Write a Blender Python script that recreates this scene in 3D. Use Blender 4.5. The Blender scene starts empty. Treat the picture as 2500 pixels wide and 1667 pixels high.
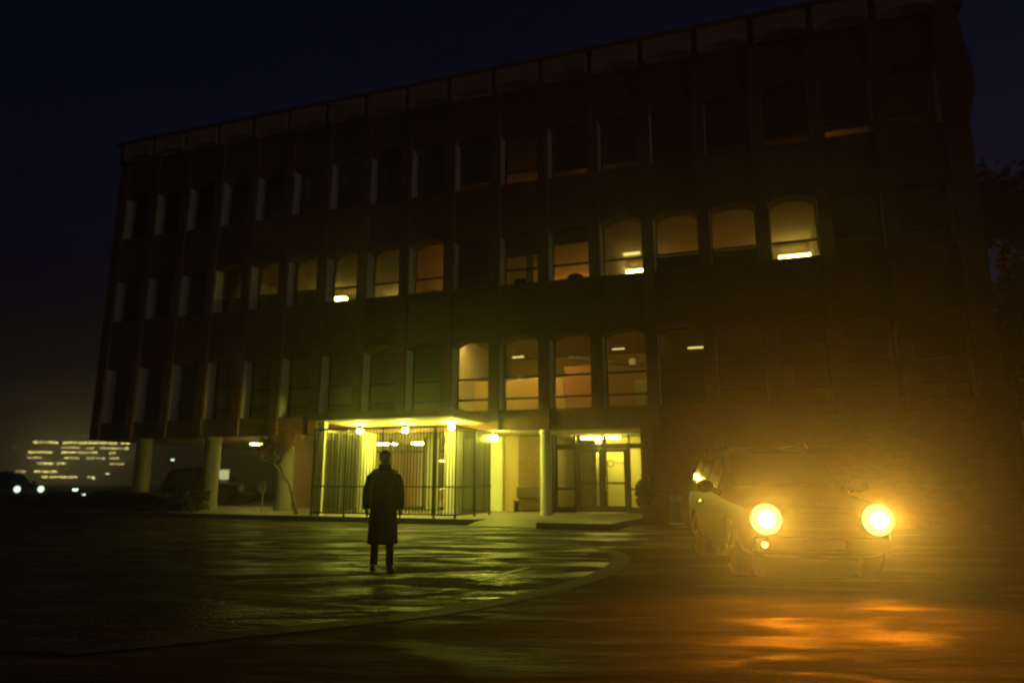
import bpy, bmesh, math, random
from mathutils import Vector, Matrix
R = math.radians
PI = math.pi
random.seed(7)
S = bpy.context.scene
COL = S.collection

# ------------------------------------------------------------------ camera, sky, exposure
cd = bpy.data.cameras.new("camera")
cam = bpy.data.objects.new("camera", cd)
COL.objects.link(cam)
cam.location = (0, 0, 1.27)
cam.rotation_euler = (R(90 + 11.37), R(0.0), 0)
cam.rotation_euler.rotate_axis('Z', R(0.16))
cd.sensor_width = 36.0
cd.lens = 24.74
cd.clip_start = 0.1
cd.clip_end = 3000
cd.dof.use_dof = True
cd.dof.focus_distance = 5.0
cd.dof.aperture_fstop = 1.25
S.camera = cam

w = bpy.data.worlds.new("World")
S.world = w
w.use_nodes = True
nt = w.node_tree
bg = nt.nodes['Background']
sky = nt.nodes.new('ShaderNodeTexSky')
sky.sky_type = 'NISHITA'
sky.sun_disc = False
sky.sun_elevation = R(-3.0)
sky.sun_rotation = R(98)
sky.air_density = 1.0
sky.dust_density = 0.6
sky.ozone_density = 3.2
nt.links.new(sky.outputs[0], bg.inputs['Color'])
bg.inputs['Strength'].default_value = 0.15

# sun lamp added to light reveals and parapet, low behind the photographer's right shoulder
sd = bpy.data.lights.new("fill_sun", 'SUN')
sd.energy = .046
sd.angle = R(12)
sd.color = (1.0, .84, .62)
so = bpy.data.objects.new("fill_sun", sd)
COL.objects.link(so)
so.rotation_euler = (-Vector((math.sin(R(128))*math.cos(R(6)), math.cos(R(128))*math.cos(R(6)), math.sin(R(6))))).to_track_quat('-Z', 'Y').to_euler()

S.view_settings.view_transform = 'Standard'
S.view_settings.look = 'None'
S.view_settings.exposure = 0.0
S.view_settings.gamma = 1.0
S.render.engine = 'CYCLES'
S.cycles.use_denoising = True
S.cycles.max_bounces = 8
S.cycles.transparent_max_bounces = 16
S.cycles.volume_bounces = 1
S.cycles.sample_clamp_indirect = 4.0
S.cycles.caustics_reflective = False
S.cycles.caustics_refractive = False

# ------------------------------------------------------------------ helpers
class MB:
    """collects shapes into one mesh"""
    def __init__(s):
        s.v = []; s.f = []
    def add(s, vs, fs):
        n = len(s.v)
        s.v += [tuple(p) for p in vs]
        s.f += [tuple(i + n for i in f) for f in fs]
        return s
    def box(s, x0, x1, y0, y1, z0, z1):
        return s.add([(x0,y0,z0),(x1,y0,z0),(x1,y1,z0),(x0,y1,z0),(x0,y0,z1),(x1,y0,z1),(x1,y1,z1),(x0,y1,z1)],
                     [(0,3,2,1),(4,5,6,7),(0,1,5,4),(1,2,6,5),(2,3,7,6),(3,0,4,7)])
    def prism_y(s, poly, y0, y1):
        """poly in (x, z), counter-clockwise seen from -y"""
        n = len(poly)
        vs = [(x,y0,z) for x,z in poly] + [(x,y1,z) for x,z in poly]
        fs = [tuple(range(n)), tuple(range(2*n-1, n-1, -1))]
        fs += [(i+n, (i+1)%n+n, (i+1)%n, i) for i in range(n)]
        return s.add(vs, fs)
    def prism_z(s, poly, z0, z1):
        n = len(poly)
        vs = [(x,y,z0) for x,y in poly] + [(x,y,z1) for x,y in poly]
        fs = [tuple(range(n-1,-1,-1)), tuple(range(n, 2*n))]
        fs += [(i, (i+1)%n, (i+1)%n+n, i+n) for i in range(n)]
        return s.add(vs, fs)
    def tube(s, pts, radii, n=8, cap=True):
        pts = [Vector(p) for p in pts]
        if not hasattr(radii, '__len__'): radii = [radii]*len(pts)
        vs = []; fs = []
        ref = None
        for i, p in enumerate(pts):
            d = (pts[min(i+1,len(pts)-1)] - pts[max(i-1,0)])
            if d.length < 1e-9: d = Vector((0,0,1))
            d.normalize()
            if ref is None:
                ref = Vector((1,0,0)) if abs(d.x) < .8 else Vector((0,1,0))
            a = (ref - d*ref.dot(d)).normalized(); b = d.cross(a); ref = a
            for k in range(n):
                t = 2*PI*k/n
                vs.append(p + (a*math.cos(t) + b*math.sin(t))*radii[i])
        for i in range(len(pts)-1):
            for k in range(n):
                fs.append((i*n+k, i*n+(k+1)%n, (i+1)*n+(k+1)%n, (i+1)*n+k))
        if cap:
            fs.append(tuple(range(n-1,-1,-1)))
            m = (len(pts)-1)*n
            fs.append(tuple(range(m, m+n)))
        return s.add(vs, fs)
    def lathe(s, prof, c=(0,0,0), n=20, axis='z'):
        """prof: list of (r, h)"""
        vs = []; fs = []
        for r, h in prof:
            for k in range(n):
                t = 2*PI*k/n
                p = (r*math.cos(t), r*math.sin(t), h)
                if axis == 'x': p = (h, p[0], p[1])
                if axis == 'y': p = (p[0], h, p[1])
                vs.append((p[0]+c[0], p[1]+c[1], p[2]+c[2]))
        for i in range(len(prof)-1):
            for k in range(n):
                fs.append((i*n+k, i*n+(k+1)%n, (i+1)*n+(k+1)%n, (i+1)*n+k))
        fs.append(tuple(range(n-1,-1,-1)))
        m = (len(prof)-1)*n
        fs.append(tuple(range(m, m+n)))
        return s.add(vs, fs)
    def ball(s, c, r, nu=14, nv=9):
        if not hasattr(r, '__len__'): r = (r,r,r)
        vs = [(c[0],c[1],c[2]-r[2])]; fs = []
        for j in range(1, nv):
            a = -PI/2 + PI*j/nv
            for k in range(nu):
                t = 2*PI*k/nu
                vs.append((c[0]+r[0]*math.cos(a)*math.cos(t), c[1]+r[1]*math.cos(a)*math.sin(t), c[2]+r[2]*math.sin(a)))
        vs.append((c[0],c[1],c[2]+r[2]))
        for k in range(nu): fs.append((0, 1+(k+1)%nu, 1+k))
        for j in range(nv-2):
            for k in range(nu):
                fs.append((1+j*nu+k, 1+j*nu+(k+1)%nu, 1+(j+1)*nu+(k+1)%nu, 1+(j+1)*nu+k))
        m = 1+(nv-2)*nu
        for k in range(nu): fs.append((m+k, m+(k+1)%nu, len(vs)-1))
        return s.add(vs, fs)
    def loft(s, rings):
        n = len(rings[0]); vs = []; fs = []
        for r in rings: vs += r
        for i in range(len(rings)-1):
            for k in range(n):
                fs.append((i*n+k, i*n+(k+1)%n, (i+1)*n+(k+1)%n, (i+1)*n+k))
        fs.append(tuple(range(n-1,-1,-1)))
        m = (len(rings)-1)*n
        fs.append(tuple(range(m, m+n)))
        return s.add(vs, fs)
    def leaves(s, pts, size, rnd):
        for p in pts:
            a = rnd.uniform(0, 2*PI); b = rnd.uniform(-1, 1)
            c = math.sqrt(1-b*b)
            d = Vector((c*math.cos(a), c*math.sin(a), b))
            e = d.orthogonal().normalized()
            e = Matrix.Rotation(rnd.uniform(0, 2*PI), 3, d) @ e
            g = d.cross(e)
            q = size*rnd.uniform(.6, 1.3)
            p = Vector(p)
            s.add([p - e*q*.5, p + g*q*.3, p + e*q*.5, p - g*q*.3], [(0,1,2,3)])
        return s
    def build(s, name, mat=None, parent=None, smooth=False, bevel=0):
        me = bpy.data.meshes.new(name)
        me.from_pydata(s.v, [], s.f)
        me.update()
        o = bpy.data.objects.new(name, me)
        COL.objects.link(o)
        if mat: me.materials.append(mat)
        if smooth:
            for p in me.polygons: p.use_smooth = True
        if parent: o.parent = parent
        if bevel:
            b = o.modifiers.new("bevel", 'BEVEL'); b.width = bevel; b.segments = 2; b.limit_method = 'ANGLE'
        return o

def bake(o):
    dg = bpy.context.evaluated_depsgraph_get()
    dg.update()
    me = bpy.data.meshes.new_from_object(o.evaluated_get(dg))
    o.modifiers.clear()
    old = o.data
    o.data = me
    me.name = o.name
    return o

def tag(o, label=None, cat=None, group=None, kind=None):
    if label: o['label'] = label
    if cat: o['category'] = cat
    if group: o['group'] = group
    if kind: o['kind'] = kind
    return o

def thing(name, label, cat, loc=(0,0,0), rz=0, group=None, parent=None):
    o = bpy.data.objects.new(name, None)
    o.empty_display_size = .3
    COL.objects.link(o)
    o.location = loc; o.rotation_euler = (0,0,rz)
    return tag(o, label, cat, group)

def copy_tree(o, parent=None):
    c = o.copy(); COL.objects.link(c)
    if parent: c.parent = parent
    for ch in list(o.children): copy_tree(ch, c)
    return c

# ------------------------------------------------------------------ materials
def mat(name, col, rough=.7, metal=0, spec=.5, noise=None, bump=0, bscale=30, emit=None, estr=0, coat=0):
    m = bpy.data.materials.new(name); m.use_nodes = True
    n = m.node_tree.nodes; l = m.node_tree.links
    b = n['Principled BSDF']
    b.inputs['Base Color'].default_value = (*col, 1)
    b.inputs['Roughness'].default_value = rough
    b.inputs['Metallic'].default_value = metal
    b.inputs['Specular IOR Level'].default_value = spec
    b.inputs['Coat Weight'].default_value = coat
    if emit:
        b.inputs['Emission Color'].default_value = (*emit, 1)
        b.inputs['Emission Strength'].default_value = estr
    if noise or bump:
        tc = n.new('ShaderNodeTexCoord')
        nz = n.new('ShaderNodeTexNoise'); nz.inputs['Scale'].default_value = noise[1] if noise else bscale
        nz.inputs['Detail'].default_value = 6
        l.new(tc.outputs['Object'], nz.inputs['Vector'])
        if noise:
            mx = n.new('ShaderNodeMix'); mx.data_type = 'RGBA'
            k = noise[0]
            mx.inputs[6].default_value = (*[c*(1-k) for c in col], 1)
            mx.inputs[7].default_value = (*[min(1, c*(1+k)) for c in col], 1)
            l.new(nz.outputs['Fac'], mx.inputs[0])
            l.new(mx.outputs[2], b.inputs['Base Color'])
        if bump:
            bp = n.new('ShaderNodeBump'); bp.inputs['Strength'].default_value = bump
            bp.inputs['Distance'].default_value = .02
            nb = n.new('ShaderNodeTexNoise'); nb.inputs['Scale'].default_value = bscale
            l.new(tc.outputs['Object'], nb.inputs['Vector'])
            l.new(nb.outputs['Fac'], bp.inputs['Height'])
            l.new(bp.outputs['Normal'], b.inputs['Normal'])
    return m

def lamp_mat(name, col, strength):
    m = bpy.data.materials.new(name); m.use_nodes = True
    n = m.node_tree.nodes; l = m.node_tree.links
    n.remove(n['Principled BSDF'])
    e = n.new('ShaderNodeEmission'); e.inputs['Color'].default_value = (*col, 1); e.inputs['Strength'].default_value = strength
    l.new(e.outputs[0], n['Material Output'].inputs['Surface'])
    return m

def brick_mat(name, c1, c2, cm):
    m = bpy.data.materials.new(name); m.use_nodes = True
    n = m.node_tree.nodes; l = m.node_tree.links
    b = n['Principled BSDF']; b.inputs['Roughness'].default_value = .8
    tc = n.new('ShaderNodeTexCoord'); sp = n.new('ShaderNodeSeparateXYZ'); cb = n.new('ShaderNodeCombineXYZ')
    ad = n.new('ShaderNodeMath'); ad.operation = 'ADD'
    l.new(tc.outputs['Object'], sp.inputs[0])
    l.new(sp.outputs['X'], ad.inputs[0]); l.new(sp.outputs['Y'], ad.inputs[1])
    l.new(ad.outputs[0], cb.inputs['X']); l.new(sp.outputs['Z'], cb.inputs['Y'])
    br = n.new('ShaderNodeTexBrick')
    br.inputs['Color1'].default_value = (*c1,1); br.inputs['Color2'].default_value = (*c2,1); br.inputs['Mortar'].default_value = (*cm,1)
    br.inputs['Scale'].default_value = 1.0; br.inputs['Mortar Size'].default_value = .008
    br.inputs['Brick Width'].default_value = .22; br.inputs['Row Height'].default_value = .075
    l.new(cb.outputs[0], br.inputs['Vector'])
    nz = n.new('ShaderNodeTexNoise'); nz.inputs['Scale'].default_value = .7; nz.inputs['Detail'].default_value = 5
    l.new(tc.outputs['Object'], nz.inputs['Vector'])
    mx = n.new('ShaderNodeMix'); mx.data_type = 'RGBA'; mx.blend_type = 'MULTIPLY'; mx.inputs[0].default_value = .6
    l.new(br.outputs['Color'], mx.inputs[6])
    rp = n.new('ShaderNodeValToRGB'); rp.color_ramp.elements[0].position = .35; rp.color_ramp.elements[0].color = (.45,.42,.4,1)
    rp.color_ramp.elements[1].position = .7; rp.color_ramp.elements[1].color = (1,1,1,1)
    l.new(nz.outputs['Fac'], rp.inputs[0]); l.new(rp.outputs[0], mx.inputs[7])
    l.new(mx.outputs[2], b.inputs['Base Color'])
    bp = n.new('ShaderNodeBump'); bp.inputs['Strength'].default_value = .5; bp.inputs['Distance'].default_value = .01; bp.invert = True
    l.new(br.outputs['Fac'], bp.inputs['Height']); l.new(bp.outputs['Normal'], b.inputs['Normal'])
    return m

def glass_mat(name, refl=.08, tint=(.9,.9,.85)):
    m = bpy.data.materials.new(name); m.use_nodes = True
    n = m.node_tree.nodes; l = m.node_tree.links
    n.remove(n['Principled BSDF'])
    t = n.new('ShaderNodeBsdfTransparent'); t.inputs['Color'].default_value = (*tint,1)
    g = n.new('ShaderNodeBsdfGlossy'); g.inputs['Roughness'].default_value = .03
    lw = n.new('ShaderNodeFresnel'); lw.inputs['IOR'].default_value = 1.45
    mx = n.new('ShaderNodeMixShader')
    l.new(lw.outputs[0], mx.inputs[0]); l.new(t.outputs[0], mx.inputs[1]); l.new(g.outputs[0], mx.inputs[2])
    l.new(mx.outputs[0], n['Material Output'].inputs['Surface'])
    return m

def ground_mat(name, r0, r1, c0, c1, bump, spec, cells=0):
    """damp ground: wet patches, ruts and grit"""
    m = bpy.data.materials.new(name); m.use_nodes = True
    n = m.node_tree.nodes; l = m.node_tree.links
    b = n['Principled BSDF']
    b.inputs['Specular IOR Level'].default_value = spec
    tc = n.new('ShaderNodeTexCoord')
    mp = n.new('ShaderNodeMapping'); mp.inputs['Scale'].default_value = (.4, 1.15, 1); mp.inputs['Rotation'].default_value = (0,0,R(12))
    l.new(tc.outputs['Object'], mp.inputs['Vector'])
    wet = n.new('ShaderNodeTexNoise'); wet.inputs['Scale'].default_value = 1.1; wet.inputs['Detail'].default_value = 7; wet.inputs['Roughness'].default_value = .62
    wet.inputs['Distortion'].default_value = .8
    l.new(mp.outputs[0], wet.inputs['Vector'])
    rr = n.new('ShaderNodeMapRange'); rr.inputs['From Min'].default_value = .42; rr.inputs['From Max'].default_value = .56
    rr.inputs['To Min'].default_value = r0; rr.inputs['To Max'].default_value = r1
    l.new(wet.outputs['Fac'], rr.inputs['Value']); l.new(rr.outputs[0], b.inputs['Roughness'])
    cr = n.new('ShaderNodeValToRGB')
    cr.color_ramp.elements[0].position = .38; cr.color_ramp.elements[0].color = (*c0,1)
    cr.color_ramp.elements[1].position = .66; cr.color_ramp.elements[1].color = (*c1,1)
    l.new(wet.outputs['Fac'], cr.inputs[0])
    gr = n.new('ShaderNodeTexNoise'); gr.inputs['Scale'].default_value = 60; gr.inputs['Detail'].default_value = 3
    l.new(tc.outputs['Object'], gr.inputs['Vector'])
    mx = n.new('ShaderNodeMix'); mx.data_type = 'RGBA'; mx.blend_type = 'OVERLAY'; mx.inputs[0].default_value = .7
    l.new(cr.outputs[0], mx.inputs[6]); l.new(gr.outputs['Fac'], mx.inputs[7])
    l.new(mx.outputs[2], b.inputs['Base Color'])
    b1 = n.new('ShaderNodeBump'); b1.inputs['Strength'].default_value = .7; b1.inputs['Distance'].default_value = .012
    l.new(gr.outputs['Fac'], b1.inputs['Height'])
    ru = n.new('ShaderNodeTexNoise'); ru.inputs['Scale'].default_value = 2.6; ru.inputs['Detail'].default_value = 3
    l.new(mp.outputs[0], ru.inputs['Vector'])
    b2 = n.new('ShaderNodeBump'); b2.inputs['Strength'].default_value = bump; b2.inputs['Distance'].default_value = .05
    l.new(ru.outputs['Fac'], b2.inputs['Height']); l.new(b1.outputs['Normal'], b2.inputs['Normal'])
    l.new(b2.outputs['Normal'], b.inputs['Normal'])
    if cells:
        vo = n.new('ShaderNodeTexVoronoi'); vo.feature = 'DISTANCE_TO_EDGE'; vo.inputs['Scale'].default_value = cells
        l.new(tc.outputs['Object'], vo.inputs['Vector'])
        vr = n.new('ShaderNodeMapRange'); vr.inputs['From Max'].default_value = .12
        l.new(vo.outputs['Distance'], vr.inputs['Value'])
        b3 = n.new('ShaderNodeBump'); b3.inputs['Strength'].default_value = .5; b3.inputs['Distance'].default_value = .012
        l.new(vr.outputs[0], b3.inputs['Height']); l.new(b2.outputs['Normal'], b3.inputs['Normal'])
        l.new(b3.outputs['Normal'], b.inputs['Normal'])
    return m

M = {}
M['asphalt'] = ground_mat('damp_asphalt', .58, .95, (.02,.016,.013), (.055,.045,.036), 1.0, .16)
M['court'] = ground_mat('wet_setts', .30, .95, (.008,.006,.004), (.055,.040,.024), 1.0, .36, 7)
M['pavement'] = mat('pavement_concrete', (.30,.28,.24), .55, noise=(.35,1.2), bump=.3, bscale=25)
M['kerb'] = mat('kerb_stone', (.16,.15,.13), .7, noise=(.3,3))
M['cobble'] = mat('stone_band', (.03,.027,.022), .7, noise=(.4,4), bump=.5, bscale=14)
M['line'] = mat('worn_road_paint', (.16,.15,.12), .5, noise=(.45,5))
M['brick'] = brick_mat('brown_brick', (.36,.135,.07), (.25,.09,.05), (.22,.17,.13))
M['brick_light'] = brick_mat('tan_brick', (.34,.19,.10), (.26,.14,.08), (.22,.18,.14))
M['coping'] = mat('parapet_panel', (.80,.55,.33), .8, noise=(.35,1.1), bump=.2)
M['stone'] = mat('pale_stone', (.80,.75,.64), .75, noise=(.15,2))
M['white'] = mat('white_plaster', (.80,.78,.68), .65, noise=(.1,1.5))
M['column_shaded'] = mat('shaded_column', (.36,.33,.28), .75, noise=(.2,1.5))  # white columns again, with the shade of the left end in the colour
M['frame'] = mat('bronze_frame', (.05,.035,.025), .4, metal=.3)
M['iron'] = mat('black_iron', (.03,.026,.022), .4, metal=.5)
M['ceil'] = mat('office_ceiling', (.58,.45,.30), .9)
M['carpet'] = mat('office_floor', (.12,.10,.08), .9)
M['wall_in'] = mat('office_wall', (.46,.36,.24), .85, noise=(.1,1))
M['orange'] = mat('orange_wall', (.62,.40,.15), .8, noise=(.1,1))
M['redwall'] = mat('red_wall', (.52,.22,.10), .8, noise=(.15,2))
M['blind'] = mat('window_blind', (.20,.17,.13), .8)
M['palepanel'] = mat('pale_panel', (.62,.55,.42), .7)
M['glass'] = glass_mat('window_glass')
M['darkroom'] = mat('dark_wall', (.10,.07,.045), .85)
M['wood'] = mat('dark_wood', (.07,.045,.025), .5, noise=(.3,6))
M['steel'] = mat('brushed_steel', (.55,.53,.48), .3, metal=.9)
M['yellow_wall'] = mat('yellow_wall', (.75,.66,.32), .8)
M['lobby_wall'] = mat('lobby_wall', (.55,.40,.20), .8, noise=(.12,1))
E_GREEN = (1.0, .95, .26)
E_WARM = (1.0, .62, .12)
E_YEL = (1.0, .86, .25)
M['globe'] = lamp_mat('globe_light', (1.0,.98,.10), 470)
M['tube'] = lamp_mat('tube_light', (1.0,.80,.15), 26)
M['tube_warm'] = lamp_mat('tube_light_warm', (1.0,.40,.03), 15)
M['tube_bright'] = lamp_mat('tube_light_bright', (1.0,.80,.18), 75)
M['tube_dim'] = lamp_mat('tube_light_dim', (1.0,.85,.25), 1.6)
M['tube_orange'] = lamp_mat('tube_light_orange', (1.0,.52,.08), 110)
M['soffit_light'] = lamp_mat('soffit_light', (1.0,.88,.14), 110)
M['far_win'] = lamp_mat('far_window_light', (1.0,.80,.22), 9)
M['far_win2'] = lamp_mat('far_window_dim', (1.0,.80,.28), 4.5)
M['far_dark'] = mat('far_facade', (.08,.06,.05), .8)

# ------------------------------------------------------------------ ground
gnd = MB(); gnd.add([(-460,-40,0),(300,-40,0),(300,600,0),(-460,600,0)], [(0,1,2,3)])
tag(gnd.build('ground', M['asphalt']), kind='structure')

TH = R(19.49)
Y0 = 24.0/math.cos(TH)
BM = Matrix.Translation((0,Y0,0)) @ Matrix.Rotation(-TH, 4, 'Z')
def W(t, d, z=0):
    return BM @ Vector((t, d, z))
def place(o, t, d, z=0, rz=0):
    o.location = W(t,d,z); o.rotation_euler = (0,0,-TH+rz)

def sheet(name, poly, z0, z1, m):
    b = MB(); b.prism_z([tuple(W(t,d)[:2]) for t,d in poly], z0, z1)
    return b.build(name, m)
# raised pavement with the dropped stretch before the doors
SL = .16
o = sheet('pavement', [(-26,-2.98),(-.1,-3.08),(.1,-2.6),(2.3,-2.6),(2.35,-4.1),(4.35,-4.1),(4.62,-.4),(4.62,12),(-26,12)], -.05, SL, M['pavement'])
tag(o, kind='structure')
o = sheet('kerb', [(-26,-3.13),(-.12,-3.23),(-.1,-3.083),(-26,-2.983)], -.05, SL+.004, M['kerb']); tag(o, kind='structure')
o = sheet('kerb', [(2.25,-4.25),(4.45,-4.25),(4.35,-4.103),(2.25,-4.103)], -.05, SL+.004, M['kerb']); tag(o, kind='structure')
rm = MB()
rp = [W(-.1,-3.75), W(2.3,-3.95), W(2.3,-2.603), W(.1,-2.603), W(-.1,-3.05)]
zz = [.009,.009,SL,SL,SL*.6]
rm.add([(p.x,p.y,z) for p,z in zip(rp,zz)], [(0,1,2,3,4)])
tag(rm.build('ramp', M['pavement']), kind='structure')
# curved stone band across the car park
arc = [(-3.4,5.7),(-1.9,6.6),(-.6,7.55),(.45,8.9),(1.25,10.4),(1.75,11.9),(1.95,13.2),(1.7,14.6),(1.0,15.8),(-.2,16.6),(-1.6,16.9)]
def catmull(P, k=8):
    out = []
    for i in range(len(P)-1):
        p0 = Vector(P[max(i-1,0)]); p1 = Vector(P[i]); p2 = Vector(P[i+1]); p3 = Vector(P[min(i+2,len(P)-1)])
        for j in range(k):
            t = j/k
            out.append(.5*((2*p1)+(-p0+p2)*t+(2*p0-5*p1+4*p2-p3)*t*t+(-p0+3*p1-3*p2+p3)*t**3))
    out.append(Vector(P[-1])); return out
cl = catmull(arc)
def ribbon(b, line, width, z):
    vs = []
    for i, p in enumerate(line):
        d = (line[min(i+1,len(line)-1)] - line[max(i-1,0)]).normalized()
        nrm = Vector((-d.y, d.x))
        a = p + nrm*width/2; c = p - nrm*width/2
        vs += [(a.x,a.y,z),(c.x,c.y,z)]
    b.add(vs, [(2*i,2*i+1,2*i+3,2*i+2) for i in range(len(line)-1)])
co_ = MB()
left = [W(-24,-3.13), W(-.12,-3.23)]
right = [W(2.25,-4.25), W(4.45,-4.25), W(4.7,-.6), W(9,-1.2)]
poly = [(-12.5,6.6)] + [(p.x,p.y) for p in cl[:int(len(cl)*.72)]] + [(3.4,14.6),(7.5,16.5),(right[3].x,right[3].y)] + [(p.x,p.y) for p in right[2::-1]] + [(p.x,p.y) for p in left[::-1]]
co_.add([(x,y,.004) for x,y in poly], [tuple(range(len(poly)))])
tag(co_.build('court', M['court']), kind='structure')
bp = MB()
ribbon(bp, cl, .3, .008)
tag(bp.build('paving_band', M['cobble']), kind='structure')
# worn bay markings
ln = MB()
for P in ([(-3.6,9.6),(-.3,10.75)], [(-.45,9.7),(.25,11.2)], [(-4.2,12.5),(1.4,13.3)], [(-5.4,14.6),(.6,15.2)], [(-2.9,11.6),(-5.2,13.7)]):
    ribbon(ln, [Vector(P[0]).lerp(Vector(P[1]), i/8) for i in range(9)], .1, .012)
tag(ln.build('road_marking', M['line']), kind='structure')
# added far ridge, raised to block the sky glow along the horizon
hl = MB(); vs = []; fs = []
N = 70
for i in range(N+1):
    x = -455 + 750*i/N
    h = 36 + 6*math.sin(i*.31) + 3*math.sin(i*.83+1)
    vs += [(x,560,-.5),(x,585,h),(x,598,-.5)]
for i in range(N):
    fs += [(3*i,3*i+3,3*i+4,3*i+1),(3*i+1,3*i+4,3*i+5,3*i+2)]
hl.add(vs, fs)
tag(hl.build('sky_block_ridge', M['far_dark'], smooth=True), kind='structure')

# ------------------------------------------------------------------ the brick office building
B = thing('office_building', 'long brown brick office block with deep piers and rows of arched windows', 'building', (0,Y0,0), -TH)
WD = 1.938; OP = 1.54
def tk(k): return -12.56 + WD*k
KS = list(range(-3, 15))
T0, T1 = tk(-4) + .05, 15.28
FLO = [(3.82, 6.62), (8.55, 10.81), (12.6, 15.0)]          # opening bottom, crown
ZB, ZT = 3.15, 16.6
wall = MB()
# piers
for k in range(-4, 15):
    x0 = tk(k); x1 = x0 + (WD-OP)
    if k == -4: x0 = T0
    if k == 14: x1 = T1
    wall.box(x0, x1, 0, .8, ZB, ZT)
def arch(a, b, zc, rise=.24, n=12):
    pts = []
    for i in range(n+1):
        u = i/n
        pts.append((a + (b-a)*u, zc - rise + rise*math.sqrt(max(0, 1-(2*u-1)**2))*1.0 if False else zc - rise*(2*u-1)**2))
    return pts
for k in KS:
    b = tk(k); a = b - OP
    wall.box(a, b, .12, .8, ZB, FLO[0][0])
    for i, (zs, zc) in enumerate(FLO):
        top = FLO[i+1][0] if i < 2 else ZT
        p = arch(a, b, zc)
        wall.prism_y([(a, top)] + p + [(b, top)], .12, .8)
# corner flare and projecting corner courses
wall.prism_y([(T1, 12.5), (T1+.32, 13.7), (T1+.30, 14.2), (T1+.04, 16.4), (T1, 16.4)], .05, .8)
# end walls and rear
wall.box(T0-.25, T0, .1, 14, 3.15, ZT)
wall.box(T1, T1+.2, .85, 14, .0, ZT)
wall.box(T0, T1, 13.7, 14, 3.15, ZT)
# solid ground floor to the right of the doors
wall.box(4.95, T1, .05, .35, 0, ZB)
wall.box(4.6, 4.95, 0, .4, 0, ZB)
wall.box(4.62, 4.9, .4, 3.5, SL, ZB)
wall.build('wall', M['brick'], B)
# parapet strip with arched lower edges, one panel per bay
pp = MB()
for k in KS:
    b = tk(k); a = b - OP
    lo = arch(a-.08, b+.10, 16.78, .2)
    pp.prism_y([(a-.08, 17.42)] + lo + [(b+.10, 17.42)], -.30, .6)
    pp.prism_y([(a-.02, 16.6), (b+.02, 16.6), (b+.02, 16.9), (a-.02, 16.9)], -.05, .6)
pp.build('parapet', M['coping'], B)
cr = MB()
cr.box(T0-.3, T1+.25, -.02, .9, 16.6+.002, 17.3)
cr.box(T0-.35, T1+.3, -.36, 1.0, 17.42, 17.55)
cr.build('cornice', M['brick'], B)
rf = MB(); rf.box(T0, T1, .9, 13.7, 16.65, 16.9); rf.build('roof', M['carpet'], B)
# floor slabs (their undersides are the office ceilings)
for z in (3.17, 6.98, 11.12, 15.3):
    s = MB(); s.box(T0, T1, .82, 13.7, z, z+.32); s.build('ceiling', M['ceil'], B)
cp = MB()
for z in (3.5, 7.31, 11.45): cp.box(T0, T1, .83, 13.6, z, z+.03)
cp.build('floor', M['carpet'], B)
# office partitions and rear walls
iw = MB()
for x in (tk(-1)-.3, tk(4)+.2, tk(5)+.2, tk(6)+.2, tk(8)+.2, tk(12)+.2):
    iw.box(x-.06, x+.06, .85, 9.2, 7.35, 11.1)
iw.box(T0, T1, 9.2, 9.35, 7.35, 11.1)
for x in (tk(-1)-.3, tk(2)+.2, tk(5)+.2, tk(9)+.25, tk(11)+.2):
    iw.box(x-.06, x+.06, .85, 7.0, 3.54, 6.96)
iw.box(T0, tk(5)+.1, 7.0, 7.15, 3.54, 6.96)
iw.box(tk(9)+.3, T1, 7.0, 7.15, 3.54, 6.96)
for x in (tk(5)+.2, tk(7)+.2, tk(11)+.2):
    iw.box(x-.06, x+.06, .85, 7.0, 11.5, 15.28)
iw.box(T0, T1, 7.0, 7.15, 11.5, 15.28)
iw.build('interior_wall', M['wall_in'], B)
ow = MB(); ow.box(tk(5)+.3, tk(7)+.25, 2.6, 2.72, 3.54, 5.35)
ow.box(tk(5)+.3, tk(9)+.15, 7.0, 7.15, 3.54, 6.96)
ow.build('interior_wall', M['orange'], B)
rw = MB(); rw.box(tk(7)+.3, tk(8)+.1, 2.5, 2.62, 3.54, 5.75); rw.box(tk(8)+.05, tk(8)+.15, 1.0, 2.45, 3.54, 6.5)
rw.build('interior_wall', M['redwall'], B)
# sloping beam under the second-floor ceiling
bm_ = MB(); bm_.prism_y([(tk(7)+.3, 6.2), (tk(9)+.1, 5.6), (tk(9)+.1, 5.75), (tk(7)+.3, 6.35)], 3.2, 3.5)
bm_.build('beam', M['wood'], B)

# windows: a frame, its pane, and on the lowest row an apron of pale stone
def window_mesh(a, b, zs, zc, rows):
    m = MB(); f = .055
    y0, y1 = .66, .74
    m.box(a, a+f, y0, y1, zs, zc); m.box(b-f, b, y0, y1, zs, zc)
    m.box(a+f, b-f, y0, y1, zc-f, zc); m.box(a+f, b-f, y0, y1, zs, zs+f)
    for z in rows: m.box(a+f, b-f, y0, y1, z-.035, z+.035)
    return m
for i, (zs, zc) in enumerate(FLO):
    rows = [(5.15, 4.36), (9.34,), (13.4,)][i]
    for k in KS:
        b = tk(k); a = b - OP
        zlo = zs
        wn = window_mesh(a, b, zlo, zc, rows).build('window', M['frame'], B)
        g = MB(); g.box(a+.055, b-.055, .695, .703, zlo+.06, zc-.06); g.build('pane', M['glass'], wn)
        ap = MB(); ap.box(a+.016, b-.016, .10, .65, zs+.002, zs+.06)
        ap.build('sill', M['brick'], wn)
        for xj in (a+.001, b-.013):
            jb = MB(); jb.box(xj, xj+.012, .135, .65, zs+.003, zc-.25)
            jb.build('lit_jamb', M['stone'], wn)  # pale lining added to brighten the reveals, standing in for light on brick
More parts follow.
